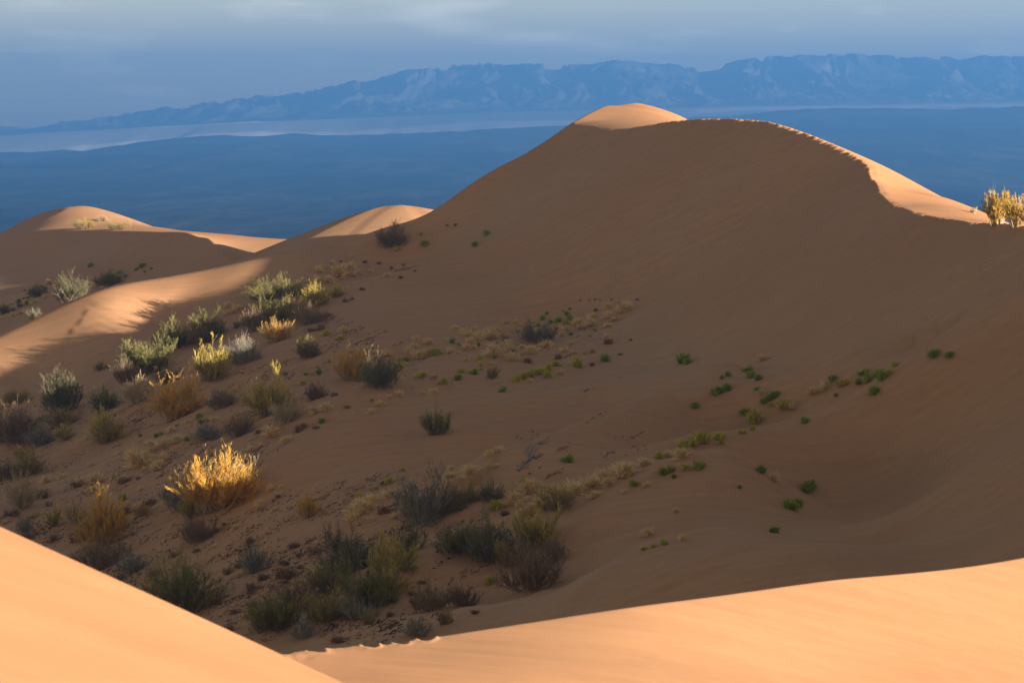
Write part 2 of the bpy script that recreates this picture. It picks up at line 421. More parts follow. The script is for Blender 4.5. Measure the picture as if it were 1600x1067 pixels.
def height(x, y):
    h = np.full(x.shape, -40.0)
    m = (y < 470)
    X, Y = x[m], y[m]
    A, Wd = T_A(X, Y), T_W(X, Y)
    A = A + hummocks(X, Y)
    # a faint spur running down the shaded face
    dd, zz, ss, sd = polyline(X, Y, [P(1560, 520, 140), P(1280, 655, 138), P(1000, 790, 135), P(720, 960, 128)])
    A = A + 1.9 * np.exp(-(dd / 4.5) ** 2)
    dd, zz, ss, sd = polyline(X, Y, [P(1300, 560, 158), P(1160, 586, 160), P(1040, 640, 160), P(900, 712, 146), P(800, 760, 136)])
    A = A + 1.6 * np.exp(-(dd / 3.6) ** 2) - 0.7 * np.exp(-((dd - 6.5) / 3.0) ** 2) * (sd > 0)
    dd, zz, ss, sd = polyline(X, Y, [P(500, 770, 170), P(560, 700, 184), P(680, 640, 196), P(800, 600, 200)])
    A = A + 0.35 * np.exp(-(dd / 6.0) ** 2) - 1.1 * np.exp(-(((X + 7.0) / 7.0) ** 2 + ((Y - 147.0) / 6.0) ** 2))
    # small slides on the lit left ridge
    rm = smooth(-41, -48, X) * smooth(258, 252, Y) * smooth(222, 234, Y)
    A = A + rm * 0.11 * np.abs(np.sin((X * 0.55 + Y * 0.83) * 2.2 + 2.0 * fbm(X / 6, Y / 6, 77, 2))) * smooth(-0.3, 0.6, fbm(X / 5, Y / 9, 78, 3))
    d, cz, s, side = polyline(X, Y, SHARP)
    hh = smin(A, Wd, 0.05)
    bk = (X < 60) & (Y > 150)
    kb = 0.10 + 0.7 * smooth(5.0, -8.0, X[bk])
    hh[bk] = smin(hh[bk], T_B(X[bk], Y[bk]), kb)
    # a trail of footprints along the sharp crest
    step = np.exp(-(d / 0.42) ** 2) * (0.5 + 0.5 * np.sin(s * 2 * math.pi / 0.95 + 2.6 * np.sin(s * 0.7) + 1.7 * np.sin(s * 2.3)))
    deep = np.where(Y > 120, 0.20, 0.0)
    hh = hh - deep * step * (0.35 + 0.9 * np.clip(0.5 + 0.9 * value_noise(s / 1.9, s * 0, 66), 0, 1))
    # kicked-up prints on the near crest
    nr = (Y > 40.5) & (Y < 50) & (X < 1.5) & (X > -8)
    xn, yn, cut_ = X[nr], Y[nr], np.zeros(int(nr.sum()))
    r = np.random.default_rng(21)
    for px_ in np.sort(r.uniform(-5.4, -1.7, 15)):
        yc_ = np.interp(px_, NEAR_X, NEAR_Y)
        fx, fy, ang, dp = px_ + r.normal(0, 0.06), yc_ + r.normal(-0.05, 0.20), r.normal(0.15, 0.6), r.uniform(0.03, 0.15)
        a_ = (xn - fx) * math.cos(ang) + (yn - fy) * math.sin(ang); c_ = -(xn - fx) * math.sin(ang) + (yn - fy) * math.cos(ang)
        q_ = (a_ / 0.15) ** 2 + (c_ / 0.24) ** 2
        cut_ += dp * (np.exp(-q_ ** 2) - 0.15 * np.exp(-((np.sqrt(q_) - 1.4) / 0.35) ** 2))
    hh[nr] -= cut_
    hh[nr] += 0.018 * fbm(xn / 0.22, yn / 0.35, 55, 3) * np.exp(-(d[nr] / 0.5) ** 2) * smooth(-0.8, -2.2, xn)
    # spur beside the viewer
    zf = -2.40 - 0.35 * (X + 3.15) - 0.05 * (Y - 14) + 0.012 * fbm(X / 2, Y / 2, 8, 2)
    yc = 14 - 0.49 * (X + 3.15)
    zb = -2.40 - 0.35 * (X + 3.15) - 0.05 * (yc - 14) - 0.62 * (Y - yc)
    hh = np.where(Y < 40, np.maximum(hh, np.maximum(smin(zf, zb, 0.12), -30)), hh)
    # dune beyond the left ridge
    dh, zh, sh, sdh = polyline(X, Y, HUMP)
    slope = 0.34
    hh = np.maximum(hh, zh - slope * (np.sqrt(dh * dh + 49) - 7))
    h[m] = hh
    m2 = (y > 320) & (x < 20)
    X, Y = x[m2], y[m2]
    F = smin(T_FS(X, Y) + 0.25 * fbm(X / 9, Y / 9, 61, 3) * smooth(410, 385, Y), smin(T_FW(X, Y), F2c[0] * X + F2c[1] * Y + F2c[2], 0.15), 0.12)
    F = np.where(Y > 560, np.minimum(F, -34 - (Y - 560) * 0.1), F)
    wgt = smooth(320, 345, Y) * smooth(20, -10, X)
    h[m2] = np.maximum(h[m2], F * wgt + (1 - wgt) * -60)
    h = np.where(y < 620, np.maximum(h, -38 - 0.02 * np.maximum(0, y - 300)), h)
    low = smooth(560, 1250, y)
    return h * (1 - low) + low * -235.0

t_in = np.linspace(-0.245, 0.245, 800)
TT = np.concatenate([np.linspace(-0.85, -0.25, 60), t_in, np.linspace(0.25, 0.95, 90)])
YY = np.concatenate([np.linspace(3.0, 9.5, 20), np.arange(10, 16, 0.06), np.linspace(16.2, 39.5, 60), np.arange(40, 64, 0.10), np.arange(64, 90, 1.0), np.arange(90, 160, 0.45),
                     np.arange(160, 312, 0.25), np.arange(312, 350, 0.4), np.arange(350, 520, 0.55), np.linspace(522, 1450, 60)])
GX = TT[None, :] * YY[:, None]; GY = np.repeat(YY[:, None], len(TT), 1)
GZ = height(GX, GY)
cut = int(np.searchsorted(YY, 72)); cut2 = int(np.searchsorted(YY, 352))
def dune(name, a, b):
    V = np.stack([GX[a:b], GY[a:b], GZ[a:b]], -1).reshape(-1, 3)
    o = mesh_obj(name, V, grid_faces(b - a, len(TT)), M_SAND, smooth_shade=True)
    return tag(o, kind='structure')
dune('near_dune', 0, cut + 1)
dune('great_dune', cut, cut2 + 1)
dune('far_dunes', cut2, len(YY))

def on_ground(u, v, dmin=75.0):
    """first point of the terrain met by the line of sight through a pixel"""
    t, s = ray(u, v)
    j = np.searchsorted(TT, t); j = min(max(j, 1), len(TT) - 1)
    f = (t - TT[j - 1]) / (TT[j] - TT[j - 1])
    col = GZ[:, j - 1] * (1 - f) + GZ[:, j] * f
    g = col - s * YY
    i0 = int(np.searchsorted(YY, dmin))
    k = np.where(g[i0:] >= 0)[0]
    if len(k) == 0: return None
    i = i0 + k[0]
    if i == i0: d = YY[i]
    else:
        a, b = g[i - 1], g[i]
        d = YY[i - 1] + (YY[i] - YY[i - 1]) * (-a / (b - a))
    return Vector((t * d, d, s * d))

# ------------------------------------------------------------------ plain and mountains
def prof(u_list, v_list, dist):
    us = np.array(u_list, float); z = np.array([P(u, v, dist)[2] for u, v in zip(u_list, v_list)]); xs = np.array([P(u, 215, dist)[0] for u in us])
    return xs, z

MES = prof([-900, 0, 100, 132, 190, 215, 330, 400, 450, 580, 700, 800, 1220, 1300, 1600, 2500], [250, 240, 232, 236, 236, 223, 213, 212, 209, 212, 207, 200, 173, 169, 167, 160], 17000)
BAJ = prof([-900, 0, 400, 800, 1200, 1600, 2500], [226, 212, 190, 176, 166, 160, 156], 22500)
px = np.linspace(-13000, 13000, 640)
py = np.concatenate([np.geomspace(1150, 16850, 170), np.linspace(16900, 17900, 40), np.linspace(18000, 24000, 50)])
PX, PY = np.meshgrid(px, py)
edge = 17200 + 400 * fbm(PX / 1500, PX * 0, 90, 4)
top = np.interp(PX * 17000 / edge, *MES) + 11 * fbm(PX / 330, PX * 0 + 3, 92, 4)
r1 = np.clip((PY - 8500) / (edge - 8500), 0, 1) ** 1.4
Z = -220 + (top + 220) * r1
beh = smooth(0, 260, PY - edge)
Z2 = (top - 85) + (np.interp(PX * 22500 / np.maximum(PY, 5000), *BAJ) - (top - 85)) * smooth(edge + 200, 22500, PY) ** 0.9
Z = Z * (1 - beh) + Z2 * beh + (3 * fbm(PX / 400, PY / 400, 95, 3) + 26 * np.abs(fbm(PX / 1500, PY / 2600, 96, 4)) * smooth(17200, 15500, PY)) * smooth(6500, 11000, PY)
pale = beh * (0.62 + 0.60 * smooth(0.0, 0.5, fbm(PX / 2600, PY / 1500, 97, 4))) * (0.45 + 0.55 * smooth(-500, -2500, PX))  # pale fan soil, with the sunlit strip painted in as extra brightness
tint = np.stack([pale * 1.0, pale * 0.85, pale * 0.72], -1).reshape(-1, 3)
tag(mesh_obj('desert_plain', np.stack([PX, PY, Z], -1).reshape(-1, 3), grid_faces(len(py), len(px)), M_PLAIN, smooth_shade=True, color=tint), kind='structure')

MTN = prof([-900, -300, 0, 60, 200, 320, 400, 415, 520, 560, 640, 700, 760, 800, 860, 930, 1000, 1060, 1150, 1250, 1400, 1600, 1900, 2500],
           [214, 204, 193, 187, 171, 160, 146, 150, 138, 128, 109, 103, 99, 101, 105, 101, 100, 97, 92, 88, 87, 86, 84, 90], 26000)
mx_ = np.linspace(-10500, 10500, 1500); my_ = np.linspace(21500, 27000, 170)
MX, MY = np.meshgrid(mx_, my_)
crestz = np.interp(MX * 26000 / MY, *MTN) + 16 * fbm(MX / 420, MX * 0 + 7, 150, 4, 0.6)
basez = np.interp(MX * 22500 / MY, *BAJ) - 10
wob = 900 * fbm(MX / 2600, MY / 9000, 120, 3)
g = np.clip((MY - 22300 + wob) / (26000 - 22300), 0, 1)
wx = MX + 260 * fbm(MX / 1200, MY / 1200, 130, 3)
def ridged(fx, fy, seed):
    tot, amp = 0.0, 1.0
    for k in range(5):
        tot = tot + amp * (1 - np.abs(value_noise(wx / fx * 2.1 ** k + 5.1 * k, MY / fy * 2.0 ** k, seed + k)) * 2.2)
        amp *= 0.52
    return np.clip(tot / 2.0, 0, 1)
spur = ridged(430, 2100, 125)
prof_g = g ** 1.15 * (0.50 + 0.50 * np.clip(spur + 0.8 * g ** 3, 0, 1))
rough = 14 * fbm(MX / 120, MY / 160, 140, 3, 0.6) * smooth(0.05, 0.4, g)
MZ = basez + (crestz - basez) * prof_g + rough
MZ = np.where(MY > 26000, MZ - (MY - 26000) * 0.12, MZ) - 25 * (g <= 0)
tag(mesh_obj('mountains', np.stack([MX, MY, MZ], -1).reshape(-1, 3), grid_faces(len(my_), len(mx_)), M_ROCK, smooth_shade=False), kind='structure')

# air between the viewer and the mountains
hx, hy0, hy1, hz0, hz1 = 13500.0, -300.0, 28500.0, -262.0, 1000.0
hv = [(sx * hx, yy, zz) for zz in (hz0, hz1) for sx, yy in ((-1, hy0), (1, hy0), (1, hy1), (-1, hy1))]
hf = [(3, 2, 1, 0), (4, 5, 6, 7), (0, 1, 5, 4), (1, 2, 6, 5), (2, 3, 7, 6), (3, 0, 4, 7)]
m_h, nh, lh, bh = new_mat('haze_air')
nh.remove(bh)
pv = nh.new('ShaderNodeVolumePrincipled')
pv.inputs['Color'].default_value = (0.105, 0.325, 0.79, 1)
pv.inputs['Density'].default_value = 1.0e-4
pv.inputs['Anisotropy'].default_value = 0.15
lh.new(pv.outputs['Volume'], nh['Material Output'].inputs['Volume'])
tag(mesh_obj('haze', hv, hf, m_h), kind='stuff')

# ------------------------------------------------------------------ plants
def ribbons(base, tip, wid0, wid1, col, rng):
    """thin flat blades from base to tip, turned every way round their own axis"""
    n = len(base)
    ax = tip - base
    r = rng.normal(size=(n, 3))
    side = np.cross(ax, r); side /= (np.linalg.norm(side, axis=1)[:, None] + 1e-9)
    V = np.stack([base - side * wid0[:, None], base + side * wid0[:, None], tip + side * wid1[:, None], tip - side * wid1[:, None]], 1).reshape(-1, 3)
    F = np.arange(4 * n).reshape(n, 4)
    return V, F, np.repeat(col, 4, 0)

def prisms(base, tip, r0, r1, col):
    """three-sided tapering stems"""
    n = len(base)
    ax = tip - base
    ref = np.where(np.abs(ax[:, 2:3]) > 0.8 * np.linalg.norm(ax, axis=1)[:, None], np.array([[1.0, 0, 0]]), np.array([[0, 0, 1.0]]))
    u = np.cross(ax, ref); u /= (np.linalg.norm(u, axis=1)[:, None] + 1e-9)
    w = np.cross(ax, u); w /= (np.linalg.norm(w, axis=1)[:, None] + 1e-9)
    rings = []
    for q, rr in ((base, r0), (tip, r1)):
        for k in range(3):
            a = 2 * math.pi * k / 3
            rings.append(q + (u * math.cos(a) + w * math.sin(a)) * rr[:, None])
    V = np.stack(rings, 1).reshape(-1, 3)
    f = np.array([[0, 1, 4, 3], [1, 2, 5, 4], [2, 0, 3, 5]])
    F = (np.arange(n)[:, None, None] * 6 + f[None]).reshape(-1, 4)
    return V, F, np.repeat(col, 6, 0)

def join(parts):
    Vs, Fs, Cs, o = [], [], [], 0
    for V, F, C in parts:
        Vs.append(V); Fs.append(F + o); Cs.append(C); o += len(V)
    return np.concatenate(Vs), np.concatenate(Fs), np.concatenate(Cs)

#             lower leaf            upper leaf            wood                 leaf density, upright, twigginess
KIND = {
 'green':   ((.135, .124, .038), (.280, .250, .076), (.20, .15, .11), 0.85, 0.35, 0.8),
 'grey':    ((.135, .122, .062), (.165, .150, .066), (.22, .18, .14), 0.75, 0.40, 1.0),
 'olive':   ((.210, .158, .052), (.430, .315, .090), (.25, .19, .12), 0.80, 0.5, 0.8),
 'gold':    ((.400, .240, .060), (.660, .370, .060), (.34, .25, .15), 1.05, 0.45, 0.9),
 'lime':    ((.270, .205, .052), (.560, .420, .085), (.26, .20, .12), 0.95, 0.55, 0.6),
 'broom':   ((.300, .215, .055), (.500, .340, .080), (.40, .30, .17), 2.10, 0.75, 0.5),
 'brown':   ((.150, .100, .060), (.290, .190, .105), (.24, .17, .12), 0.60, 0.45, 1.0),
 'dry':     ((.300, .210, .115), (.500, .350, .170), (.38, .30, .21), 0.65, 0.7, 1.0),
 'silver':  ((.130, .112, .080), (.190, .158, .112), (.30, .26, .215), 0.40, 0.45, 1.5),
}

def shrub_meshes(kind, w, h, seed, lean=0.0, tipcol=None):
    rng = np.random.default_rng(seed)
    lo, hi, wood, dens, up, twig = [np.array(a) if isinstance(a, tuple) else a for a in KIND[kind]]
    if tipcol is not None: hi = np.array(tipcol)
    R = w / 2
    # stems: from a narrow root to lumps of an uneven crown
    ns = int(np.clip(20 + 14 * w, 26, 80))
    ph = rng.uniform(0, 6.28, 4)
    a = rng.uniform(0, 2 * math.pi, ns)
    rr = R * np.sqrt(rng.uniform(0.0, 1.0, ns)) * rng.uniform(0.85, 1.08, ns)
    lump = 0.78 + 0.22 * np.sin(2 * a + ph[0]) + 0.18 * np.sin(3 * a + ph[1] + 3 * rr / R)
    hh = np.clip(h * lump * (1 - (0.55 - 0.25 * up) * (rr / R) ** 2) * rng.uniform(0.5, 1.0, ns) * np.where(rng.random(ns) < 0.12, 1.12, 1.0), 0.15 * h, 1.04 * h)
    tip = np.stack([rr * np.cos(a) + lean * hh, rr * np.sin(a) * 0.8, hh], -1)
    ba = a + rng.normal(0, 0.5, ns); br = rng.uniform(0, 0.55, ns) * np.maximum(rr, 0.3 * R)
    base = np.stack([br * np.cos(ba), br * np.sin(ba) * 0.8, np.full(ns, -0.12) - 0.15 * br], -1)
    mid = base * 0.5 + tip * 0.5; mid[:, 2] += (0.05 - 0.22 * (1 - up)) * h * rng.uniform(0, 1, ns) ; mid[:, :2] *= (0.75 + 0.5 * (1 - up))
    mid += rng.normal(0, 0.05, (ns, 3)) * w
    B = lambda t, i: ((1 - t) ** 2)[:, None] * base[i] + (2 * t * (1 - t))[:, None] * mid[i] + (t ** 2)[:, None] * tip[i]
    T = lambda t, i: (2 * (1 - t))[:, None] * (mid[i] - base[i]) + (2 * t)[:, None] * (tip[i] - mid[i])
    woods = []
    seg = 5
    r_stem = rng.uniform(0.012, 0.024, ns) * (0.6 + 0.3 * h)
    for k in range(seg):
        t0, t1 = np.full(ns, k / seg), np.full(ns, (k + 1) / seg)
        i = np.arange(ns)
        c = wood[None] * rng.uniform(0.8, 1.25, (ns, 1))
        woods.append(prisms(B(t0, i), B(t1, i), r_stem * (1 - 0.8 * k / seg), r_stem * (1 - 0.8 * (k + 1) / seg), c))
    # side branches
    nb = int(ns * (5 + 7 * twig))
    i = rng.integers(0, ns, nb); t = rng.uniform(0.22, 0.98, nb)
    p0 = B(t, i); d = T(t, i); d /= np.linalg.norm(d, axis=1)[:, None] + 1e-9
    d = d + rng.normal(0, 0.55, (nb, 3)) + np.array([0, 0, 0.25 + 0.5 * up]); d /= np.linalg.norm(d, axis=1)[:, None]
    L = rng.uniform(0.10, 0.30, nb) * (0.5 * w + 0.5 * h) * (1.15 - 0.5 * t)
    p1 = p0 + d * L[:, None] * 0.55; p2 = p1 + (d + rng.normal(0, 0.35, (nb, 3)) + np.array([0, 0, 0.2])) * (L * 0.5)[:, None]
    rb = rng.uniform(0.006, 0.011, nb)
    cb = wood[None] * rng.uniform(0.75, 1.35, (nb, 1))
    woods.append(prisms(p0, p1, rb, rb * 0.7, cb)); woods.append(prisms(p1, p2, rb * 0.7, rb * 0.35, cb))
    # leaf slivers on the branches
    n = int(np.clip(dens * w * h * 620, 200, 14000))
    wgt = rng.pareto(1.3, nb) + 0.15; wgt = np.minimum(wgt, 6); j = rng.choice(nb, n, p=wgt / wgt.sum()); tt = rng.uniform(0.15, 1.1, n)
    q = np.where((tt < 0.55)[:, None], p0[j] + (p1[j] - p0[j]) * (tt / 0.55)[:, None], p1[j] + (p2[j] - p1[j]) * ((tt - 0.55) / 0.45)[:, None])
    q = q + rng.normal(0, 0.009, (n, 3)) * w
    dd = d[j] + rng.normal(0, 0.38, (n, 3)) + np.array([0, 0, 0.15 + 0.75 * up]); dd /= np.linalg.norm(dd, axis=1)[:, None]
    ll = rng.uniform(0.07, 0.22, n) * (0.6 + 0.22 * h)
    e = q + dd * ll[:, None]
    keep = e[:, 2] > -0.05
    q, e = q[keep], e[keep]; n = len(q)
    # colour: a per-branch mood and a height in the plant (old wood below, fresh shoots above)
    mood = rng.uniform(0, 1, nb)[j][keep]
    hgt = np.clip(e[:, 2] / h, 0, 1)
    f = np.clip(0.75 * mood + 0.60 * hgt - 0.20 + rng.normal(0, 0.14, n), 0, 1)[:, None]
    c = (lo[None] * (1 - f) + hi[None] * f) * rng.uniform(0.78, 1.22, (n, 1))
    w0 = rng.uniform(0.008, 0.017, n) * (0.75 + 0.1 * h)
    leaf = ribbons(q, e, w0, w0 * 0.35, c, rng)
    leaf = (leaf[0], leaf[1], leaf[2] * 1.35)
    wd = join(woods)
    return leaf, (wd[0], wd[1], wd[2] * 1.25)

TURF_SEED = [100]
def shrub(u, v, wpx, hpx, kind, label, cat='shrub', name='desert_shrub', group=None, lean=0.0, tipcol=None, dmin=75.0):
    p = on_ground(u, v, dmin)
    if p is None: return None
    TURF_SEED[0] += 1
    w, h = 1.22 * wpx / FPX * p.y, 1.04 * hpx / FPX * p.y
    leaf, wood = shrub_meshes(kind, w, h, TURF_SEED[0], lean, tipcol)
    root = bpy.data.objects.new(name, None); COL.objects.link(root)
    root.empty_display_size = 0.3
    root.location = p
    tag(root, label, cat, group)
    mesh_obj('foliage', leaf[0], leaf[1], M_LEAF, root, color=leaf[2])
    mesh_obj('branch_work', wood[0], wood[1], M_WOOD, root, color=wood[2])
    return root

def tuft_mesh(kind, seed, n=130):
    """a unit clump about 1 m wide; blades fan out of several crowns"""
    rng = np.random.default_rng(seed)
    pal = {'straw': ((.46, .32, .16), (.58, .42, .21)), 'green': ((.115, .140, .026), (.245, .270, .048)), 'lime': ((.26, .22, .045), (.46, .39, .07)),
           'brown': ((.13, .085, .055), (.26, .165, .10)), 'sage': ((.075, .085, .045), (.155, .165, .085))}[kind]
    lo, hi = np.array(pal[0]), np.array(pal[1])
    nc = rng.integers(4, 8)
    cx = rng.uniform(-0.17, 0.17, (nc, 2)); cx[:, 0] *= 1.5
    i = rng.integers(0, nc, n)
    cx[0] *= 0.1
    b = np.concatenate([cx[i] + rng.normal(0, 0.075, (n, 2)), np.full((n, 1), -0.02)], 1)
    a = rng.uniform(0, 2 * math.pi, n); el = np.abs(rng.normal(0.0, 0.55 if kind != 'straw' else 0.75, n))
    L = rng.uniform(0.22, 0.55, n) * rng.uniform(0.7, 1.25, nc)[i]
    d = np.stack([np.sin(el) * np.cos(a), np.sin(el) * np.sin(a), np.maximum(np.cos(el), 0.12)], -1)
    m = b + d * (L * 0.6)[:, None]
    d2 = d + np.stack([np.cos(a) * 0.5, np.sin(a) * 0.5, -0.25 + 0 * a], -1)
    e = m + d2 * (L * 0.4)[:, None]
    f = np.clip(rng.uniform(0, 1, nc)[i] * 0.6 + rng.uniform(0, 0.5, n), 0, 1)[:, None]
    c = (lo * (1 - f) + hi * f) * rng.uniform(0.8, 1.2, (n, 1)) * (1.5 if kind in ('straw', 'lime') else 1.75)
    fat = 1.7 if kind in ('green', 'lime') else 1.3 if kind == 'straw' else 1.0
    w0 = rng.uniform(0.009, 0.018, n) * fat
    return join([ribbons(b, m, w0, w0 * 0.9, c, rng), ribbons(m, e, w0 * 0.9, w0 * 0.3, c, rng)])

TUFT = {}
def tuft(u, v, wpx, kind, label, cat, name, group=None, flat=1.0, dmin=75.0):
    p = on_ground(u, v, dmin)
    if p is None: return None
    k = (kind, random.randrange(5))
    if k not in TUFT:
        V, F, C = tuft_mesh(kind, 500 + 13 * len(TUFT), 340 if kind == 'straw' else 260 if kind in ('green', 'lime') else 190)
        o = mesh_obj(name, V, F, M_LEAF, color=C); TUFT[k] = o
    else:
        o = TUFT[k].copy(); COL.objects.link(o)
        for key in list(o.keys()): del o[key]
        o.name = name
    s = wpx / FPX * p.y * random.uniform(0.9, 1.15) * 1.22
    o.location = p; o.scale = (s, s * random.uniform(0.8, 1.1), s * flat * random.uniform(0.85, 1.2))
    o.rotation_euler = (0, 0, random.uniform(0, 6.28) if flat > 0.8 else random.uniform(-0.3, 0.3))
    tag(o, label, cat, group)
    return o

